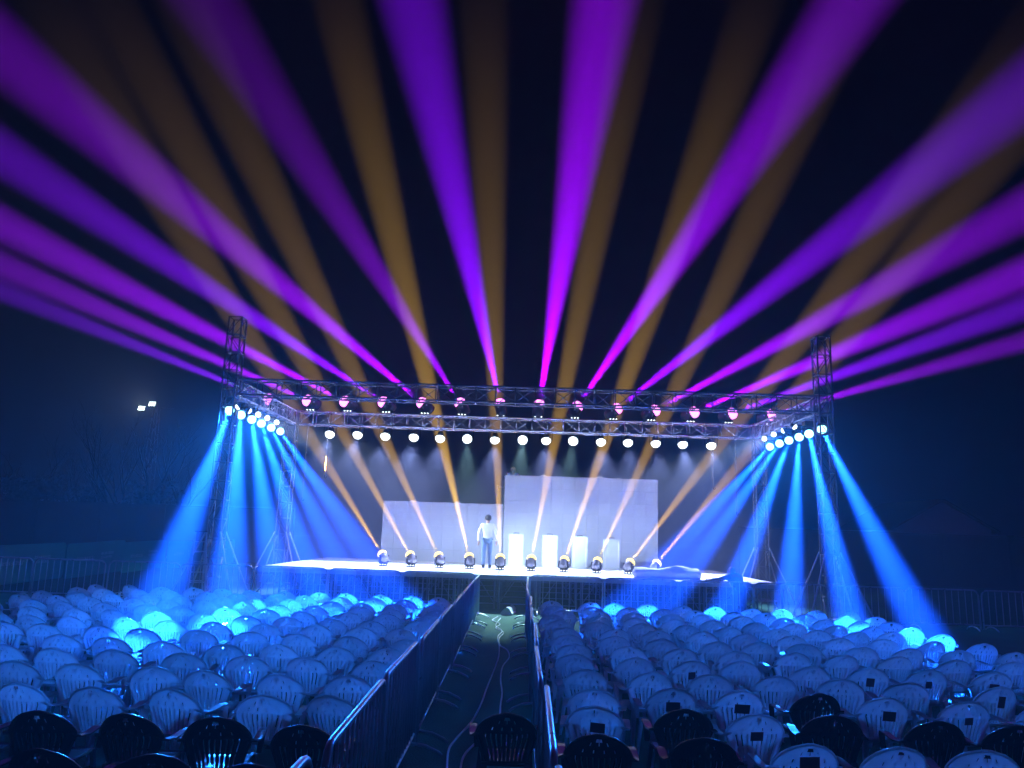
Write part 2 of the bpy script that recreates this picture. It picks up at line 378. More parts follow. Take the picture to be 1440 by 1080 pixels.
# violet beams on the rear truss
VP = [(384, 570, 0, 408, 26), (438, 574, 0, 372, 24.5), (490, 577, 0, 315, 23), (544, 579, 0, 215, 26), (598, 580, 0, 70, 26), (650, 582, 290, 0, 30), (704, 584, 580, 0, 33),
      (757, 584, 850, 0, 33), (808, 588, 1200, 0, 30), (862, 590, 1440, 130, 26), (915, 590, 1440, 295, 26), (970, 591, 1440, 385, 23), (1023, 591, 1440, 432, 24.5), (1077, 591, 1440, 480, 26)]
VI = [.45, .6, .75, .85, .7, .3, .85, 1.1, .85, .8, .85, .8, .7, .5]
for k, (x, y, tx, ty, Y) in enumerate(VP):
    p = at(x, y, YB); p.z = ZT + .25 + .42
    e = at(tx, ty, Y)
    col = (0.32, 0.0, 1.0) if k % 3 else (0.22, 0.0, 1.0)
    moving_head('beam light throwing violet haze on top of rear truss, %s from the hoarding side' % ORD[k + 1], p, e - p, 'violet', P_VIOLET * VI[k], col, 3.1 + 2.8 * math.exp(-((x - 735) / 170) ** 2), 'violet beam lights on the rear truss', blend=.9, rad=.085)
# amber beams on the stage floor
AP = [(540, 775, 60, 0), (579, 775, 150, 0), (619, 775, 255, 0), (661, 776, 475, 0), (704, 777, 680, 0), (747, 778, 900, 0), (793, 779, 1065, 0), (839, 780, 1200, 0), (884, 781, 1440, 60), (921, 782, 1440, 170)]
AI = [.85, .85, .85, 1.45, .9, .95, 1.1, .8, .85, .8]
YA = 27.2
for k, (x, y, tx, ty) in enumerate(AP):
    p = at(x, y, YA); p.z = DZ + .385      # the lamp is scaled to 0.8 about its base
    c_ = at(tx, ty, 1.0).z - CAM.z; e = at(tx, ty, (CAM.z - p.z + 1.02 * YA) / (1.02 - c_))      # rising away from the seats at about 45 degrees
    moving_head('beam light throwing amber haze on the stage floor, %s from the hoarding side' % ORD[k + 1], p, e - p, 'amber', P_AMBER * AI[k], (1.0, 0.56, 0.045), 2.5, 'amber beam lights on the stage floor', rad=.045)
# blue beams under the side trusses: (lamp Y, landing pixel and height)
BL = [(24.35, 213, 872), (25.35, 318, 860), (26.4, 392, 848), (27.4, 446, 842), (28.5, 500, 838), (29.6, 556, 838)]
BR = [(24.5, 1300, 892), (25.6, 1197, 872), (26.5, 1109, 862), (27.5, 1022, 856), (28.5, 936, 850), (29.6, 884, 848)]
for side, lst, X in (('hoarding', BL, XL - .1), ('rolled cloth', BR, XR + .1)):
    for k, (Y, tx, ty) in enumerate(lst):
        p = Vector((X, Y, 5.86)); e = ground(tx, ty, .75)
        w = [1, 1.1, 1, .9, .7, .7][k]
        moving_head('blue beam light under side truss, %s from the front tower, %s side' % (ORD[k + 1], side), p, e - p, 'blue', P_BLUE * w, (0.006, 0.085, 1.0), 2.3, 'blue beam lights under the side trusses', hang=True, blend=1.0)
# par cans
ME_CAN = MB().lathe([(.06, -.3), (.11, -.28), (.14, -.12), (.205, -.02), (.215, .03), (.2, .03), (.19, 0)], 20).mesh('can', M['black'], True)
ME_PL = MB().lathe([(.188, .004), (.18, .06), (.145, .12), (.08, .155), (.01, .165)], 20).mesh('lens', M['e_white'], True)
def par(label, pos, d, power, col, half, group, top, scale=1, blend=.8):
    d = Vector(d).normalized(); pos = Vector(pos)
    r = thing('par_light', label, 'stage light', pos, (0, 0, 0), group)
    c_ = link('can', ME_CAN, r, (0, 0, 0), look(d)); c_.scale = (scale,) * 3
    link('lens', ME_PL, c_)
    h = top - pos.z
    MB().tube([(-.25 * scale, 0, 0), (-.25 * scale, 0, .3 * scale), (.25 * scale, 0, .3 * scale), (.25 * scale, 0, 0)], .012, 6).build('yoke', M['black'], r)
    MB().tube([(0, 0, .3 * scale), (0, 0, h)], .02, 6).box((0, 0, h - .03), (.08, .1, .06)).build('clamp', M['steel'], r)
    spot(c_, (0, 0, .3), (0, 0, 1), power, col, half, blend, .12)
PX = [(464, 610), (503, 611), (542, 613), (582, 614.5), (619, 616), (657, 617), (696, 618), (735, 618.5), (768, 619), (806, 620), (845, 621), (883, 622), (922, 623), (960, 624.5), (1000, 626)]
for k, (x, y) in enumerate(PX):
    p = at(x, y, YB - .05)
    q = Vector((p.x * 1.0, 27.3 + random.uniform(-.5, .5), DZ)) if k not in (5, 7, 9) else Vector((p.x * .5 - .3, 21.5, 0))
    par('white par lamp hanging below the rear truss, %s from the hoarding side' % ORD[k + 1], p, q - p, P_WHITE * random.uniform(.7, 1.3) * (.9 if k in (5, 7, 9) else 1), (0.4, 0.75, 0.85) if k in (5, 7, 9) else (0.32, 0.42, 1.0), 11 if k in (5, 7, 9) else 30, 'white par lamps under the rear truss', ZT - .28)
WL = [(335, 572), (350, 577.5), (363, 583), (376, 588), (389, 594)]
WR = [(1075, 617), (1088, 611), (1102, 605.5), (1117, 600)]
for side, lst, X, sg in (('hoarding', WL, XL, 1), ('rolled cloth', WR, XR, -1)):
    for k, (x, y) in enumerate(lst):
        d0 = FW + RT * ((x - 720) / F) - UP * ((y - 540) / F); tt = (X + sg * .27 - CAM.x) / d0.x
        p = CAM + d0 * tt; p.z = min(p.z, ZT - .28 - .1)
        if sg > 0: q = [(-16.0, 21.0, -.8), (0.0, 29.6, 2.0), (-2.6, 8.5, .5), (-5.5, 9.0, .5), (-7.6, 13.0, .5)][k]
        else: q = [(2.4, 11.0, .5), (4.8, 8.5, .5), (0.5, 29.6, 2.0), (15.5, 20.5, -.8)][k]
        q = Vector(q); stagey = q.y > 25
        lb = 'white lamp clamped under the side truss aimed at the stage, %s side' % side if stagey else 'pale blue wash lamp clamped under the side truss, %s along, %s side' % (ORD[k + 1], side)
        par(lb, p, q - p, P_STAGE if stagey else P_WASH * (.33 if q.y > 19 else 1), (0.6, 0.76, 1.0) if stagey else (0.01, 0.19, 1.0), 14 if stagey else 18, 'wash lamps under the side trusses', ZT - .27, .48)

# hoist chains with hooks
ME_LINK = MB().tube([(.018 * math.cos(a), 0, .03 * math.sin(a)) for a in [i * math.pi / 5 for i in range(10)]], .006, 4, closed=True).mesh('chain', M['steel'])
def chain(label, x, y0, y1, Y):
    p = at(x, y0, Y); q = at(x, y1, Y); r = thing('hoist_chain', label, 'chain', (p.x, Y, q.z), (0, 0, 0), 'hanging hoist chains')
    MB().tube([(0, 0, 0), (0, 0, ZT - .3 - q.z)], .014, 6).build('chain', M['grey_glow'], r)
    MB().tube([(0, 0, .02), (0, 0, -.08), (.04, 0, -.13), (.08, 0, -.1), (.08, 0, -.05)], .014, 6).build('hook', M['black'], r)
chain('steel hoist chain hanging beside the first white par lamp, hoarding side', 461, 612, 668, YB - .2)
chain('steel hoist chain hanging beside the last white par lamp, rolled cloth side', 1002, 630, 684, YB - .2)
chain('thin hoist chain hanging near the rear tower, hoarding side', 432, 612, 700, YB - .3)
chain('thin hoist chain hanging near the rear tower, rolled cloth side', 1034, 630, 720, YB - .3)

# ------------------------------------------------------------------ crowd barriers
BLN, BH = 2.06, 1.1
ME_BF = None
def rounded(L, z0, z1, rad, n=5):
    pts = [(0, 0, z0)]
    for i in range(n + 1):
        a = math.pi - i * math.pi / 2 / n; pts.append((rad + rad * math.cos(a), 0, z1 - rad + rad * math.sin(a)))
    for i in range(n + 1):
        a = math.pi / 2 - i * math.pi / 2 / n; pts.append((L - rad + rad * math.cos(a), 0, z1 - rad + rad * math.sin(a)))
    pts.append((L, 0, z0)); return pts
ME_BF = MB().tube(rounded(BLN, .04, BH, .16), .024, 8).mesh('frame', M['steel'], True)
ME_BRL = MB().tube([(0, 0, .16), (BLN, 0, .16)], .017, 6).mesh('bottom_rail', M['steel'], True)
ME_BB = MB().tube([(0, 0, .16), (0, 0, BH - .01)], .011, 5).mesh('bar', M['steel'], True)
ME_FT = MB().tube([(0, -.32, .012), (0, -.28, .045), (0, -.15, .10), (0, 0, .12), (0, .15, .10), (0, .28, .045), (0, .32, .012)], .017, 6).mesh('foot', M['steel'], True)
def barrier(label, p, ang, group, nb=13, L=BLN):
    r = thing('crowd_barrier', label, 'barrier', p, (random.uniform(-.012, .012), 0, ang), group); r.scale = (L / BLN, 1, 1)
    link('frame', ME_BF, r); link('bottom_rail', ME_BRL, r)
    for i in range(nb): link('bar', ME_BB, r, ((i + 1) * BLN / (nb + 1), 0, 0))
    for x in (.22, BLN - .22): link('foot', ME_FT, r, (x, 0, 0))
    return r
XA0, XA1 = -1.06, .23
for side, X in (('hoarding', XA0), ('rolled cloth', XA1)):
    for k in range(9):
        y0 = 21.6 - (k + 1) * 2.14
        barrier('steel crowd barrier lining the aisle, %s from the stage, %s side' % (ORD[k + 1], side), (X + random.uniform(-.03, .03), y0 + 2.08, 0), -math.pi / 2 + random.uniform(-.02, .02), 'aisle crowd barriers', 12)
YBAR = 22.5
for k in range(8):
    barrier('steel crowd barrier across the stage front, %s from the aisle, hoarding side' % ORD[k + 1], (XA0 - .1 - (k + 1) * 2.12, YBAR + random.uniform(-.05, .05), 0), random.uniform(-.02, .02), 'stage front crowd barriers', 10)
    barrier('steel crowd barrier across the stage front, %s from the aisle, rolled cloth side' % ORD[k + 1], (XA1 + .1 + k * 2.12, YBAR + random.uniform(-.05, .05), 0), random.uniform(-.02, .02), 'stage front crowd barriers', 10)

# ------------------------------------------------------------------ plastic armchairs
def chair_meshes(m, tagname):
    out = {}
    # back shell: grid over (u across, v up); holes are real openings
    nu, nv = 23, 15; bm = bmesh.new(); grid = {}
    UB = [0.0]
    for q in range(nu): UB.append(UB[-1] + (.8 if q % 2 else 2.6))
    UB = [-1 + 2 * q / UB[-1] for q in UB]
    def pt(u, v):
        z = .40 + v * .42
        half = .185 + .075 * min(1, v / .55) ** 1.3
        if v > .55: half *= math.sqrt(max(0.0, 1 - ((v - .55) / .452) ** 2)) * .86 + .14 * (1 - (v - .55) / .45)
        x = u * half
        y = -.20 - .13 * v + .075 * (abs(u) * half / .26) ** 2
        return (x, y, z)
    for i in range(nu + 1):
        for j in range(nv + 1): grid[i, j] = bm.verts.new(pt(UB[i], j / nv))
    for i in range(nu):
        for j in range(nv):
            v = (j + .5) / nv
            hole = False
            if 1 <= j <= 8 and i % 2 == 1 and 2 < i < nu - 3: hole = True
            if j in (10, 12) and i % 4 == (1 if j == 10 else 3) and 3 < i < nu - 4: hole = True
            if j == 13 and 10 <= i <= 12: hole = True
            if not hole: bm.faces.new((grid[i, j], grid[i + 1, j], grid[i + 1, j + 1], grid[i, j + 1]))
    bmesh.ops.remove_doubles(bm, verts=bm.verts, dist=.0005)
    loose = [v for v in bm.verts if not v.link_faces]; bmesh.ops.delete(bm, geom=loose, context='VERTS')
    bmesh.ops.recalc_face_normals(bm, faces=bm.faces); bmesh.ops.solidify(bm, geom=bm.faces[:], thickness=.006)
    me = bpy.data.meshes.new('backrest'); bm.to_mesh(me); bm.free()
    tmp = MB(); tmp.v = [v.co.copy() for v in me.vertices]; tmp.f = [tuple(p.vertices) for p in me.polygons]
    rim = [pt(-1, j / nv) for j in range(nv)] + [pt(-1 + 2 * i / 12, 1) for i in range(13)] + [pt(1, (nv - 1 - j) / nv) for j in range(nv)]
    tmp.tube(rim, .011, 6)
    bpy.data.meshes.remove(me); out['backrest'] = tmp.mesh('backrest', m, True)
    # seat: dished, rounded front lip
    nu2, nv2 = 8, 8; vs = []; fs = []
    for j in range(nv2 + 1):
        for i in range(nu2 + 1):
            u = -1 + 2 * i / nu2; v = j / nv2
            vs.append((u * (.185 + .04 * v), -.21 + v * .44, .405 + .03 * v - .02 * (1 - u * u) * (1 - (2 * v - 1) ** 2) - (.03 if j == nv2 else 0)))
    for j in range(nv2):
        for i in range(nu2): fs.append((j * (nu2 + 1) + i, j * (nu2 + 1) + i + 1, (j + 1) * (nu2 + 1) + i + 1, (j + 1) * (nu2 + 1) + i))
    o = len(vs); vs += [(x, y, z - .012) for x, y, z in vs]; fs += [tuple(reversed([q + o for q in f])) for f in fs]
    out['seat'] = MB().add(vs, fs).tube([(-.185, -.21, .40), (-.225, .23, .41), (.225, .23, .41), (.185, -.21, .40)], .016, 6, closed=True).mesh('seat', m, True)
    # arm (right side; left is mirrored by its own mesh)
    for s, nm in ((1, 'armR'), (-1, 'armL')):
        path = [(.245, -.275, .66), (.275, -.2, .625), (.285, -.08, .615), (.285, .08, .63), (.28, .18, .625), (.268, .225, .58), (.258, .235, .50), (.25, .23, .42)]
        wd_ = [.02, .03, .032, .032, .03, .026, .024, .022]
        vs = []; fs = []
        for (x, y, z), w in zip(path, wd_):
            horiz = z > .6
            for (a, b_) in ((-w, 0), (w, 0), (w, -.012), (-w, -.012)):
                vs.append((s * (x + a), y + (0 if horiz else b_), z + (b_ if horiz else 0)))
        for i in range(len(path) - 1):
            for j in range(4):
                j2 = (j + 1) % 4; f = (i * 4 + j, i * 4 + j2, (i + 1) * 4 + j2, (i + 1) * 4 + j); fs.append(f if s > 0 else tuple(reversed(f)))
        fs += [(0, 1, 2, 3), (28, 31, 30, 29)]
        out[nm] = MB().add(vs, fs).mesh('armrest', m)
    # legs: tapered angle sections
    for nm, (tx, ty, bx, by) in {'l0': (-.235, .215, -.27, .25), 'l1': (.235, .215, .27, .25), 'l2': (-.2, -.215, -.235, -.30), 'l3': (.2, -.215, .235, -.30)}.items():
        vs = []; sx = 1 if tx > 0 else -1; sy = 1 if ty > 0 else -1
        for (x, y, z, w) in ((tx, ty, .425, .05), (bx, by, 0, .03)):
            vs += [(x, y, z), (x - sx * w, y, z), (x - sx * w, y - sy * .008, z), (x - sx * .008, y - sy * .008, z), (x - sx * .008, y - sy * w, z), (x, y - sy * w, z)]
        fs = [(i, (i + 1) % 6, 6 + (i + 1) % 6, 6 + i) for i in range(6)] + [tuple(range(5, -1, -1)), tuple(range(6, 12))]
        out[nm] = MB().add(vs, fs).mesh('leg', m)
    return out
CM = {'pale': chair_meshes(M['chair'], 'pale'), 'dark': chair_meshes(M['chair_dark'], 'dark')}
ME_PAPER = MB().add([(-.07, 0, 0), (.07, 0, 0), (.07, -.03, .15), (-.07, -.03, .15), (-.07, -.003, 0), (.07, -.003, 0), (.07, -.033, .15), (-.07, -.033, .15)],
                    [(3, 2, 1, 0), (4, 5, 6, 7), (0, 1, 5, 4), (1, 2, 6, 5), (2, 3, 7, 6), (3, 0, 4, 7)]).mesh('paper_notice', M['paper'])
def chair(kind, label, x, y, ang, group, paper=False):
    r = thing('plastic_armchair', label, 'chair', (x, y, 0), (0, 0, ang), group); ms = CM[kind]
    link('backrest', ms['backrest'], r); link('seat', ms['seat'], r)
    link('armrest', ms['armL'], r); link('armrest', ms['armR'], r)
    for q in ('l0', 'l1', 'l2', 'l3'): link('leg', ms[q], r)
    if paper:
        o = link('paper_notice', ME_PAPER, r, (random.uniform(-.03, .03), -.293, .60), (0, random.uniform(-.08, .08), 0)); o.scale = (random.uniform(.5, 1.1), 1, random.uniform(.45, .9))
    return r
NR = 16; ROW = .95; Y0 = 17.9
NUM = ['zero', 'one', 'two', 'three', 'four', 'five', 'six', 'seven', 'eight', 'nine', 'ten', 'eleven', 'twelve', 'thirteen', 'fourteen', 'fifteen', 'sixteen', 'seventeen']
rng = random.Random(11)
for side, sgn, xs, nc in (('hoarding', -1, -1.62, 12), ('rolled cloth', 1, .78, 10)):
    for i in range(NR):
        off = rng.uniform(-.08, .08)
        for j in range(nc):
            x = xs + sgn * j * .72 + off + rng.gauss(0, .04); y = Y0 - i * ROW + rng.gauss(0, .06) + (.03 * j if sgn < 0 else -.02 * j)
            ang = rng.gauss(0, .10); pz = rng.random(); dk = rng.random()
            if sgn < 0 and j == 11 and i > 5 and rng.random() < .5: continue
            px, py, w = project((x, y, .75))
            if w < 1.5 or px < -70 or px > 1510 or py > 1150: continue
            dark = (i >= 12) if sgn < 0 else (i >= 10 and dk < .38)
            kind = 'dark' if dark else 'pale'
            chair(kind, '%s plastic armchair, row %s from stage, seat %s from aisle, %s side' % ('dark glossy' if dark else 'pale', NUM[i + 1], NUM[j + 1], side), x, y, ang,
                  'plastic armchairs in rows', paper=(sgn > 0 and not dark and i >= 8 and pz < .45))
p = ground(712, 1003, .82)
chair('dark', 'dark plastic armchair standing alone in the middle of the aisle', p.x, p.y + .3, .03, 'plastic armchairs in rows')

# ------------------------------------------------------------------ things in the aisle
p = ground(712, 862)
n = 14; vs = []; fs = []
for i in range(n + 1):
    u = i / n
    for j in range(7):
        v = -1 + 2 * j / 6
        vs.append((.16 * v * (1 - .35 * u) + .22 * u + .05 * math.sin(5 * u), 1.9 * u - .6, .05 + .17 * (1 - v * v) * (.9 - .55 * u) + .02 * math.sin(9 * u + 3 * v)))
for i in range(n):
    for j in range(6): fs.append((i * 7 + j, i * 7 + j + 1, (i + 1) * 7 + j + 1, (i + 1) * 7 + j))
o = len(vs); vs += [(x, y, 0.006) for x, y, z in vs]; fs += [tuple(reversed([q + o for q in f])) for f in fs]
edge = [i * 7 for i in range(n + 1)] + [n * 7 + j for j in range(1, 7)] + [i * 7 + 6 for i in range(n - 1, -1, -1)] + [j for j in range(5, 0, -1)]
for i in range(len(edge)): a_, b_ = edge[i], edge[(i + 1) % len(edge)]; fs.append((a_, a_ + o, b_ + o, b_))
cr_ = MB().add(vs, fs).build('cloth_bundle', M['cloth'], None, True); cr_.location = (p.x, p.y, 0)
tag(cr_, 'crumpled white cloth bundle lying at the stage end of the aisle', 'cloth')
def cable(label, pix):
    pts = [ground(x, y) for x, y in pix]; sm = []
    for i in range(len(pts) - 1):
        p0, p1, p2, p3 = pts[max(i - 1, 0)], pts[i], pts[i + 1], pts[min(i + 2, len(pts) - 1)]
        for k in range(6):
            t_ = k / 6; sm.append(.5 * ((2 * p1) + (p2 - p0) * t_ + (2 * p0 - 5 * p1 + 4 * p2 - p3) * t_ ** 2 + (3 * p1 - p0 - 3 * p2 + p3) * t_ ** 3))
    sm.append(pts[-1]); sm = [Vector((q.x, q.y, .012)) for q in sm]
    tag(MB().tube(sm, .013, 6).build('cable', M['cord'], None, True), label, 'cable', 'cables along the aisle')
cable('white power cable weaving along the aisle, the one bending toward the single dark chair', [(700, 868), (692, 873), (703, 878), (697, 884), (708, 890), (702, 898), (703, 908), (713, 915), (716, 925), (707, 938), (704, 955), (706, 975), (704, 992), (702, 1010), (690, 1030), (665, 1050), (650, 1070), (646, 1110)])
cable('white power cable running straighter down the aisle to the hoarding side', [(704, 870), (697, 880), (706, 888), (700, 896), (702, 910), (701, 925), (694, 945), (684, 970), (677, 990), (664, 1015), (640, 1042), (630, 1060), (628, 1110)])

# ------------------------------------------------------------------ stepladder by the barrier
p = ground(277, 823); p.y = 23.0; p.x = at(277, 800, 23.0).x
sl = thing('stepladder', 'aluminium stepladder standing open behind the stage front barrier', 'ladder', (p.x, p.y, 0), (0, 0, .5))
HL = 2.0
for s in (-1, 1):
    bar('rail', ME_CH, (s * .25, -.45, 0), (s * .15, 0, HL), sl); bar('rail', ME_CH, (s * .25, .45, 0), (s * .15, .02, HL - .04), sl)
for i in range(1, 7):
    u = i / 7; w = .25 - .1 * u
    MB().box((0, -.45 * (1 - u), HL * u), (2 * w, .07, .025)).build('step', M['alu'], sl)
    if i in (2, 5): bar('rear_rung', ME_PO, (-w, .45 * (1 - u), HL * u), (w, .45 * (1 - u), HL * u), sl)
MB().box((0, .01, HL + .01), (.34, .14, .04)).build('top_cap', M['black'], sl)

# ------------------------------------------------------------------ teal hoarding along the field, hoarding side
XH = -16.7
for k in range(7):
    y0 = 20.6 + k * 4.15; L = 4.0; H = 1.32
    r = thing('hoarding_board', 'teal printed hoarding board behind the barriers, %s counting toward the trees' % ORD[k + 1], 'hoarding', (XH + random.uniform(-.1, .1), y0, 0), (0, random.uniform(-.03, .03), math.pi / 2 + random.uniform(-.03, .03)), 'teal hoarding boards')
    rad = .14; out_ = []
    for (cx, cz, a0) in ((L - rad, H - rad, 0), (rad, H - rad, 90), (rad, .05 + rad, 180), (L - rad, .05 + rad, 270)):
        for q in range(5): a_ = R(a0 + q * 22.5); out_.append((cx + rad * math.cos(a_), cz + rad * math.sin(a_)))
    m_ = len(out_)
    MB().add([(x, -.03, z) for x, z in out_] + [(x, .03, z) for x, z in out_], [tuple(range(m_)), tuple(range(2 * m_ - 1, m_ - 1, -1))] + [(i, i + m_, (i + 1) % m_ + m_, (i + 1) % m_) for i in range(m_)]).build('board', M['hoard'], r)
    rg = random.Random(k)
    for (tx, tz, sz, cnt) in ((.7, .72, .14, 7), (2.3, .86, .10, 8), (2.3, .70, .10, 7)):
        mb = MB()
        for c_ in range(cnt):
            for q in range(5):
                if rg.random() < .75: mb.box((tx + c_ * sz * 1.15 + rg.uniform(-.3, .3) * sz, -.032, tz + (q - 2) * sz * .2), (sz * rg.uniform(.4, .9), .004, sz * .09))
            mb.box((tx + c_ * sz * 1.15 + rg.uniform(-.3, .3) * sz, -.0325, tz), (sz * .1, .004, sz * .9))
        mb.build('print', M['white_ink'], r)
    for x in (.5, L - .5): MB().tube([(x, .05, H * .8), (x, .5, .02)], .015, 6).build('strut', M['steel'], r)

# ------------------------------------------------------------------ background: perimeter walls, house, trees, floodlight mast
def wall(label, x0, x1, Y, h, name='perimeter_wall'):
    r = thing(name, label, 'wall', ((x0 + x1) / 2, Y, 0)); W = x1 - x0
    n = max(2, round(W / 4.0))
    me = MB().box((0, 0, h / 2), (W / n - .25, .18, h)).mesh('wall_panel', M['wall']); mp = MB().box((0, 0, h / 2 + .06), (.3, .3, h + .12)).mesh('pier', M['wall'])
    for i in range(n): link('wall_panel', me, r, (-W / 2 + (i + .5) * W / n, 0, 0))
    for i in range(n + 1): link('pier', mp, r, (-W / 2 + i * W / n, 0, 0))
    MB().box((0, 0, h + .045), (W, .26, .07)).build('coping', M['wall'], r)
wall('dark perimeter wall below the bare trees and floodlight mast', -48, -13.5, 46, 3.1)
wall('dark perimeter wall in front of the gabled house', 13, 52, 46, 2.9)
def house(label, p, w, d, h, rh):
    r = thing('gabled_house', label, 'house', p)
    MB().box((0, 0, h / 2), (w, d, h)).add([(-w / 2, -d / 2, h), (w / 2, -d / 2, h), (0, -d / 2, h + rh), (-w / 2, d / 2, h), (w / 2, d / 2, h), (0, d / 2, h + rh)], [(0, 1, 2), (5, 4, 3), (0, 2, 5, 3), (1, 4, 5, 2)]).build('wall', M['panel'], r)
    rf = MB()
    for s in (-1, 1):
        a_ = Vector((s * (w / 2 + .4), 0, h - .27)); b_ = Vector((0, 0, h + rh + .06)); e = (a_ - b_)
        rf.add([(b_.x, -d / 2 - .4, b_.z), (a_.x, -d / 2 - .4, a_.z), (a_.x, d / 2 + .4, a_.z), (b_.x, d / 2 + .4, b_.z), (b_.x, -d / 2 - .4, b_.z + .15), (a_.x, -d / 2 - .4, a_.z + .15), (a_.x, d / 2 + .4, a_.z + .15), (b_.x, d / 2 + .4, b_.z + .15)],
               [(3, 2, 1, 0), (4, 5, 6, 7), (0, 1, 5, 4), (1, 2, 6, 5), (2, 3, 7, 6)])
    rf.build('roof', M['roof'], r)
    for x in (-w * .25, w * .25):
        wn = MB().box((x, -d / 2 - .02, h * .6), (1.2, .06, 1.3)).build('window', M['roof'], r)
        MB().box((x, -d / 2 - .06, h * .6), (.06, .04, 1.3)).box((x, -d / 2 - .06, h * .6), (1.2, .038, .06)).build('window_bar', M['panel'], wn)
p = at(1280, 700, 62)
house('pale gabled house dim in the dark beyond the perimeter wall', (p.x, 62, 0), 7, 9, 3.6, 1.9)

def bare_tree(label, p, h, seed, group, spread=.5):
    rg = random.Random(seed); r = thing('bare_tree', label, 'tree', p, (0, 0, 0), group)
    tr = MB(); tw = MB()
    def grow(mb, a, d, L, rad, lev):
        pts = [a]; q = a.copy(); dd = d.copy()
        for i in range(4):
            dd = (dd + Vector((rg.uniform(-.12, .12), rg.uniform(-.12, .12), rg.uniform(0, .1)))).normalized(); q = q + dd * L / 4; pts.append(q.copy())
        mb.tube(pts, [rad * (1 - .13 * i) for i in range(5)], 5 if lev < 2 else 4, cap=False)
        if lev >= 5: return
        for c_ in range(rg.choice((2, 3, 3)) if lev else 3):
            u = rg.uniform(.5, 1.0) if c_ else 1.0; k = min(4, int(u * 4)); az = rg.uniform(0, 2 * math.pi)
            side = Vector((math.cos(az), math.sin(az), .1)); nd = (dd + side * rg.uniform(spread * .6, spread * 1.3)).normalized(); nd.z = max(nd.z, .12)
            grow(tw, pts[k], nd, L * rg.uniform(.6, .82), rad * .5 if c_ else rad * .56, lev + 1)
    grow(tr, Vector((0, 0, 0)), Vector((rg.uniform(-.08, .08), 0, 1)), h * .3, h * .016 + .03, 0)
    tr.build('trunk', M['bark'], r, True); tw.build('crown', M['bark'], r, True)
for k, (x, Y, h, lb) in enumerate([(175, 50, 11.5, 'bare forked tree just before the floodlight mast'), (215, 52, 12.5, 'tallest bare tree, spreading across the floodlight mast'), (243, 56, 11, 'slender bare tree nearest the front tower'),
                               (142, 53, 10.5, 'bare tree beside the floodlight mast, away from the stage'), (105, 55, 9.5, 'thin bare tree between the bushes and the forked tree'), (60, 52, 8, 'low bare tree rising from the dark bushes'), (15, 54, 8.5, 'bare tree at the far end of the wall beyond the bushes')]):
    q = at(x, 740, Y); bare_tree(lb, (q.x, Y, 0), h, 31 + k, 'bare trees behind the wall')
def bush(label, p, w, h, seed):
    rg = random.Random(seed); r = thing('evergreen_bush', label, 'bush', p, (0, 0, 0), 'dark bushes behind the wall')
    st_ = MB()
    for i in range(5): a = rg.uniform(0, 6.28); st_.tube([(0, 0, 0), (math.cos(a) * w * .2, math.sin(a) * w * .2, h * .4), (math.cos(a) * w * .33, math.sin(a) * w * .3, h * .75)], [.07, .05, .02], 5)
    st_.build('trunk', M['bark'], r)
    cl = [(rg.uniform(-.75, .75), rg.uniform(-.6, .6), rg.uniform(.3, .85), rg.uniform(.2, .42)) for _ in range(16)]
    mb = MB()
    for i in range(2600):
        cx, cyy, cz, cr2 = rg.choice(cl); v = Vector((rg.gauss(0, 1), rg.gauss(0, 1), rg.gauss(0, 1))).normalized() * cr2 * rg.uniform(.55, 1.05)
        c0 = Vector(((cx + v.x) * w / 2, (cyy + v.y) * w / 2, max(.1, (cz + v.z * .55) * h)))
        e1 = Vector((rg.gauss(0, 1), rg.gauss(0, 1), rg.gauss(0, 1))).normalized(); e2 = e1.orthogonal().normalized(); s = rg.uniform(.07, .16)
        mb.add([c0 - e1 * s, c0 + e2 * s * .5, c0 + e1 * s, c0 - e2 * s * .5], [(0, 1, 2, 3)])
    mb.build('crown', M['leaf'], r)
for k, (x, Y, w, h, lb) in enumerate([(20, 49, 6, 5.2, 'large dark evergreen bush at the far end of the wall'), (75, 50, 5, 4.4, 'mid sized dark evergreen bush beside the largest one'), (125, 49, 4, 3.9, 'small dark evergreen bush under the thin bare tree'), (208, 50, 4.4, 4.9, 'dark evergreen bush at the foot of the floodlight mast')]):
    q = at(x, 740, Y); bush(lb, (q.x, Y, 0), w, h, 60 + k)

YM = 64.0
p0 = at(200, 740, YM); tz_ = at(200, 574, YM).z
ms = thing('floodlight_mast', 'slim lattice floodlight mast with two lit lamps above the bare trees', 'lamp mast', (p0.x, YM, 0))
for sx in (-1, 1):
    for sy in (-1, 1): bar('chord', ME_CH, (sx * .5, sy * .5, 0), (sx * .2, sy * .2, tz_), ms)
nb = 14
for i in range(nb):
    u0, u1 = i / nb, (i + 1) / nb; w0, w1 = .5 - .3 * u0, .5 - .3 * u1
    for sy in (-1, 1):
        k = 1 if (i + (sy > 0)) % 2 else -1
        bar('brace', ME_CH, (-k * w0, sy * w0, tz_ * u0), (k * w1, sy * w1, tz_ * u1), ms)
MB().box((.2, 0, tz_ + .05), (2.4, .1, .1)).build('crossarm', M['steel'], ms)
for (x, y) in ((199, 574), (214, 568)):
    q = at(x, y, YM - .3); l = q - Vector((p0.x, YM, 0))
    hd = MB().box((0, .1, 0), (.62, .2, .46)).build('floodlight', M['black'], ms); hd.location = l; hd.rotation_euler = (-.35, 0, 0)
    ln = MB().box((0, -.01, 0), (.54, .02, .38)).build('lens', M['e_flood'], hd)
    spot(hd, (0, -.06, 0), (0, -1, -.5), P_FLOOD * 12, (0.75, 0.95, 1.0), 75, .6, .2)
bar('lamp_bracket', ME_CH, (.2, -.2, tz_), (at(214, 568, YM).x - p0.x, -.2, at(214, 568, YM).z), ms)

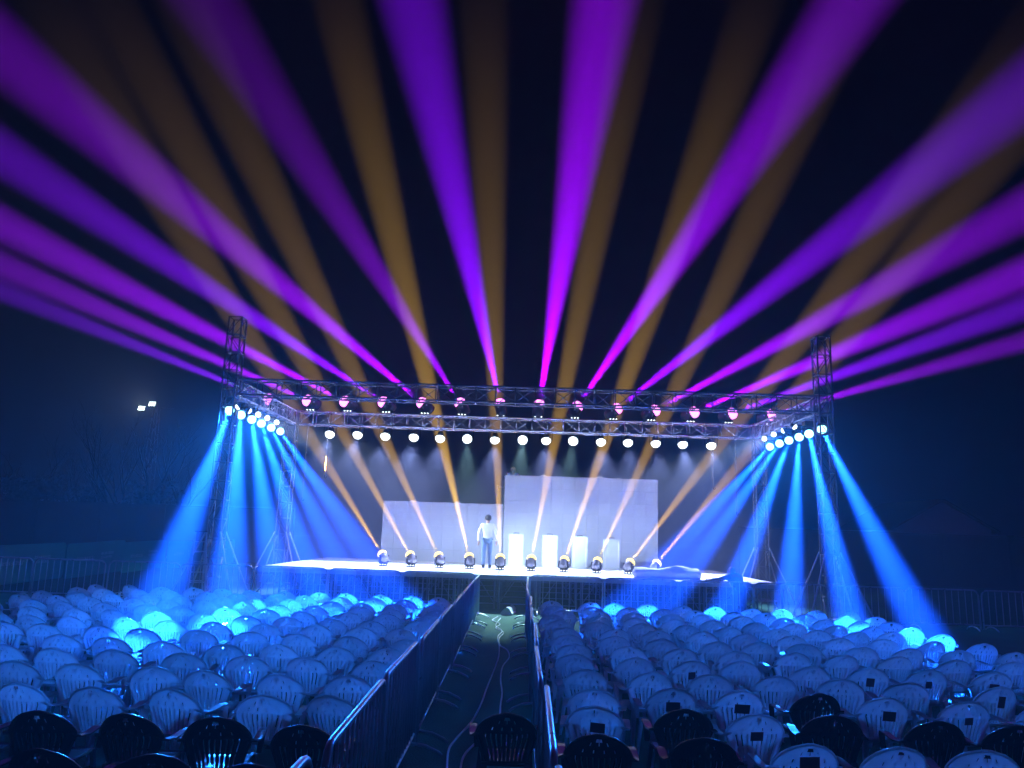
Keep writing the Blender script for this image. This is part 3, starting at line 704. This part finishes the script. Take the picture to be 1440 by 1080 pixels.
# ------------------------------------------------------------------ people
def skin(name, verts, edges, radii, m, parent, sub=2):
    me = bpy.data.meshes.new(name); me.from_pydata([tuple(v) for v in verts], edges, []); me.materials.append(m)
    o = link(name, me, parent)
    md = o.modifiers.new('skin', 'SKIN'); md.use_smooth_shade = True
    for i, rr in enumerate(radii):
        sv = me.skin_vertices[0].data[i]; sv.radius = (rr if isinstance(rr, tuple) else (rr, rr))
    me.skin_vertices[0].data[0].use_root = True
    s = o.modifiers.new('sub', 'SUBSURF'); s.levels = s.render_levels = sub
    return o
def person(label, p, ang, J, top, bottom, hairm, cap=False):
    """J: dict of joints (metres, local; +Y is where the person faces)"""
    r = thing('person', label, 'person', p, (0, 0, ang))
    V = []; E = []; Rr = []; ix = {}
    def v(k, co, rr, par=None):
        ix[k] = len(V); V.append(Vector(co)); Rr.append(rr)
        if par: E.append((ix[par], ix[k]))
    v('pel', J['pel'], (.135, .10)); v('wai', (J['pel'] + J['che']) / 2, (.12, .09), 'pel'); v('che', J['che'], (.15, .105), 'wai'); v('nec', J['nec'], .06, 'che'); v('chin', J['nec'].lerp(J['hea'], .5), .07, 'nec'); v('hea', J['hea'], .095, 'chin'); v('crown', J['hea'] + (J['hea'] - J['nec']).normalized() * .07, .075, 'hea')
    nose = J['hea'] + Vector(J.get('face', (0, 1, 0))) * .115; v('nose', nose, .014, 'hea')
    for s, k in ((-1, 'l'), (1, 'r')):
        v('sh' + k, J['sh' + k], .062, 'che'); v('el' + k, J['el' + k], .045, 'sh' + k); v('wr' + k, J['wr' + k], .03, 'el' + k)
        d = (J['wr' + k] - J['el' + k]).normalized(); pa = J['wr' + k] + d * .08; v('pa' + k, pa, (.036, .018), 'wr' + k)
        sd = d.orthogonal().normalized(); ct = d.cross(sd)
        for fi, (off, ln) in enumerate(((-.027, .065), (-.009, .075), (.009, .072), (.027, .058))):
            v('f%d%s' % (fi, k), pa + sd * off + d * .03, .009, 'pa' + k); v('g%d%s' % (fi, k), pa + sd * off + d * (.03 + ln * .9) + ct * .02, .008, 'f%d%s' % (fi, k))
        v('t' + k, J['wr' + k] + d * .05 + sd * -.045, .011, 'wr' + k); v('u' + k, J['wr' + k] + d * .09 + sd * -.055 + ct * .01, .009, 't' + k)
        v('hi' + k, J['hi' + k], .095, 'pel'); v('kn' + k, J['kn' + k], .058, 'hi' + k); v('an' + k, J['an' + k], .038, 'kn' + k); v('to' + k, J['an' + k] + Vector(J.get('toe', (0, .15, -.05))), .035, 'an' + k)
    skin('body', V, E, Rr, M['skin'], r)
    def sub(keys, prs, rad, nm, m): skin(nm, [V[ix[k]] if k in ix else J[k] for k in keys], [(keys.index(a), keys.index(b)) for a, b in prs], rad, m, r)
    sub(['wai', 'pel', 'che', 'shl', 'ell', 'wrl', 'shr', 'elr', 'wrr', 'nec'], [('wai', 'pel'), ('wai', 'che'), ('che', 'shl'), ('shl', 'ell'), ('ell', 'wrl'), ('che', 'shr'), ('shr', 'elr'), ('elr', 'wrr'), ('che', 'nec')], [(.16, .125), (.17, .14), (.185, .14), .085, .068, .05, .085, .068, .05, .075], 'shirt', top)
    sub(['pel', 'hil', 'knl', 'anl', 'hir', 'knr', 'anr'], [('pel', 'hil'), ('hil', 'knl'), ('knl', 'anl'), ('pel', 'hir'), ('hir', 'knr'), ('knr', 'anr')], [(.15, .12), .11, .08, .062, .11, .08, .062], 'trousers', bottom)
    for k in ('l', 'r'):
        a = J['an' + k]; tv = Vector(J.get('toe', (0, .15, -.05)))
        skin('shoe', [a + Vector((0, 0, -.01)), a + tv * .35 + Vector((0, 0, -.02)), a + tv + Vector((0, 0, .0)), a - tv * .3 + Vector((0, 0, -.04))], [(0, 1), (1, 2), (0, 3)], [.055, .05, .042, .045], M['shoe'], r)
    hc = J['hea'] + (J['hea'] - J['nec']).normalized() * .045 - Vector(J.get('face', (0, 1, 0))) * .02
    mb = MB(); n_ = 14; vs = []; fs = []
    for i in range(9):
        ph = math.pi * i / 8
        for j in range(n_):
            th = 2 * math.pi * j / n_; q = 1 + .06 * math.sin(7 * th + 3 * ph)
            vs.append(hc + Vector((.108 * math.sin(ph) * math.cos(th) * q, .122 * math.sin(ph) * math.sin(th) * q, .118 * math.cos(ph))))
    for i in range(8):
        for j in range(n_): j2 = (j + 1) % n_; fs.append((i * n_ + j, (i + 1) * n_ + j, (i + 1) * n_ + j2, i * n_ + j2))
    mb.add(vs, fs).build('cap' if cap else 'hair', hairm, r, True)
    for s in (-1, 1):
        MB().box(J['hea'] + Vector((s * .108, 0, -.01)), (.02, .04, .06)).build('ear', M['skin'], r)
    return r
Vv = Vector
p = at(684, 790, 28.0)
def standing(h=1.0):
    return {'pel': Vv((0, 0, .96)), 'che': Vv((0, .01, 1.32)), 'nec': Vv((0, 0, 1.5)), 'hea': Vv((.01, .03, 1.64)), 'shl': Vv((-.2, 0, 1.42)), 'shr': Vv((.2, 0, 1.42)),
            'ell': Vv((-.285, -.04, 1.14)), 'elr': Vv((.29, -.03, 1.14)), 'wrl': Vv((-.29, .03, .9)), 'wrr': Vv((.31, .05, .9)),
            'hil': Vv((-.1, 0, .92)), 'hir': Vv((.1, 0, .92)), 'knl': Vv((-.1, .04, .5)), 'knr': Vv((.11, .1, .5)), 'anl': Vv((-.11, -.08, .09)), 'anr': Vv((.12, .06, .085))}
pr = person('person in white shirt and jeans walking on stage, seen from behind', (p.x, p.y, DZ), .1, standing(), M['shirt'], M['jeans'], M['hair'])
hpx = at(684, 724, p.y).z - DZ; pr.scale = (hpx / 1.78,) * 3
# worker looking over the taller screen, standing on a scaffold behind it
q = at(722, 668, YS + .9)
J = standing(); J['che'] += Vv((0, .06, -.02)); J['nec'] += Vv((0, .14, -.03)); J['hea'] += Vv((0, .2, -.06)); J['wrr'] = Vv((.3, .5, 1.36)); J['elr'] = Vv((.36, .2, 1.2)); J['wrl'] = Vv((-.26, .5, 1.34)); J['ell'] = Vv((-.34, .18, 1.2))
zp = zR + .12 - 1.36
sc_ = thing('scaffold_platform', 'working scaffold standing on the ground behind the taller screen', 'scaffold', (q.x, 34.0, 0))
for sx in (-.7, .7):
    for sy in (-.5, .5): bar('leg', ME_SP, (sx, sy, 0), (sx, sy, zp + .9), sc_)
    bar('brace', ME_SB, (sx, -.5, .3), (sx, .5, zp - .3), sc_)
for sy in (-.5, .5):
    for z in (.4, zp - .06, zp + .85): bar('ledger', ME_SB, (-.7, sy, z), (.7, sy, z), sc_)
for i in range(5): MB().box((-.56 + i * .28, 0, zp - .02), (.26, 1.1, .04)).build('plank', M['deck'], sc_)
person('worker in pale cap leaning over the top edge of the taller screen', (q.x, 33.75, zp), math.pi, J, M['jacket'], M['jeans'], M['cap'], True)
# person leaning on the stage edge
p = at(1037, 800, 23.35)
J = {'pel': Vv((0, -.1, .88)), 'che': Vv((-.05, .12, 1.16)), 'nec': Vv((-.06, .24, 1.27)), 'hea': Vv((-.06, .34, 1.34)), 'shl': Vv((-.23, .18, 1.2)), 'shr': Vv((.14, .18, 1.2)),
     'ell': Vv((-.42, .35, 1.1)), 'elr': Vv((.22, .42, 1.08)), 'wrl': Vv((-.66, .5, 1.07)), 'wrr': Vv((.02, .6, 1.07)),
     'hil': Vv((-.1, -.1, .85)), 'hir': Vv((.1, -.1, .85)), 'knl': Vv((-.1, .02, .46)), 'knr': Vv((.11, -.02, .46)), 'anl': Vv((-.11, -.12, .09)), 'anr': Vv((.12, -.2, .09))}
person('person in blue jacket bending over the stage edge near the outriggers', (p.x, 23.35, 0), 0, J, M['jacket'], M['jeans'], M['cap'], True)

# ------------------------------------------------------------------ haze
hz = MB().box((0, 90, 61), (420, 280, 124)).build('haze', None)
hm = bpy.data.materials.new('haze'); hm.use_nodes = True; t = hm.node_tree; t.nodes.clear()
pv = t.nodes.new('ShaderNodeVolumePrincipled'); ou = t.nodes.new('ShaderNodeOutputMaterial')
pv.inputs['Color'].default_value = (0.9, 0.9, 0.92, 1); pv.inputs['Density'].default_value = HAZE; pv.inputs['Anisotropy'].default_value = 0.25
t.links.new(pv.outputs[0], ou.inputs['Volume'])
hm.cycles.volume_sampling = 'EQUIANGULAR'; hm.cycles.homogeneous_volume = True
hz.data.materials.append(hm); tag(hz, 'thin stage smoke haze filling the night air', 'haze', kind='stuff')
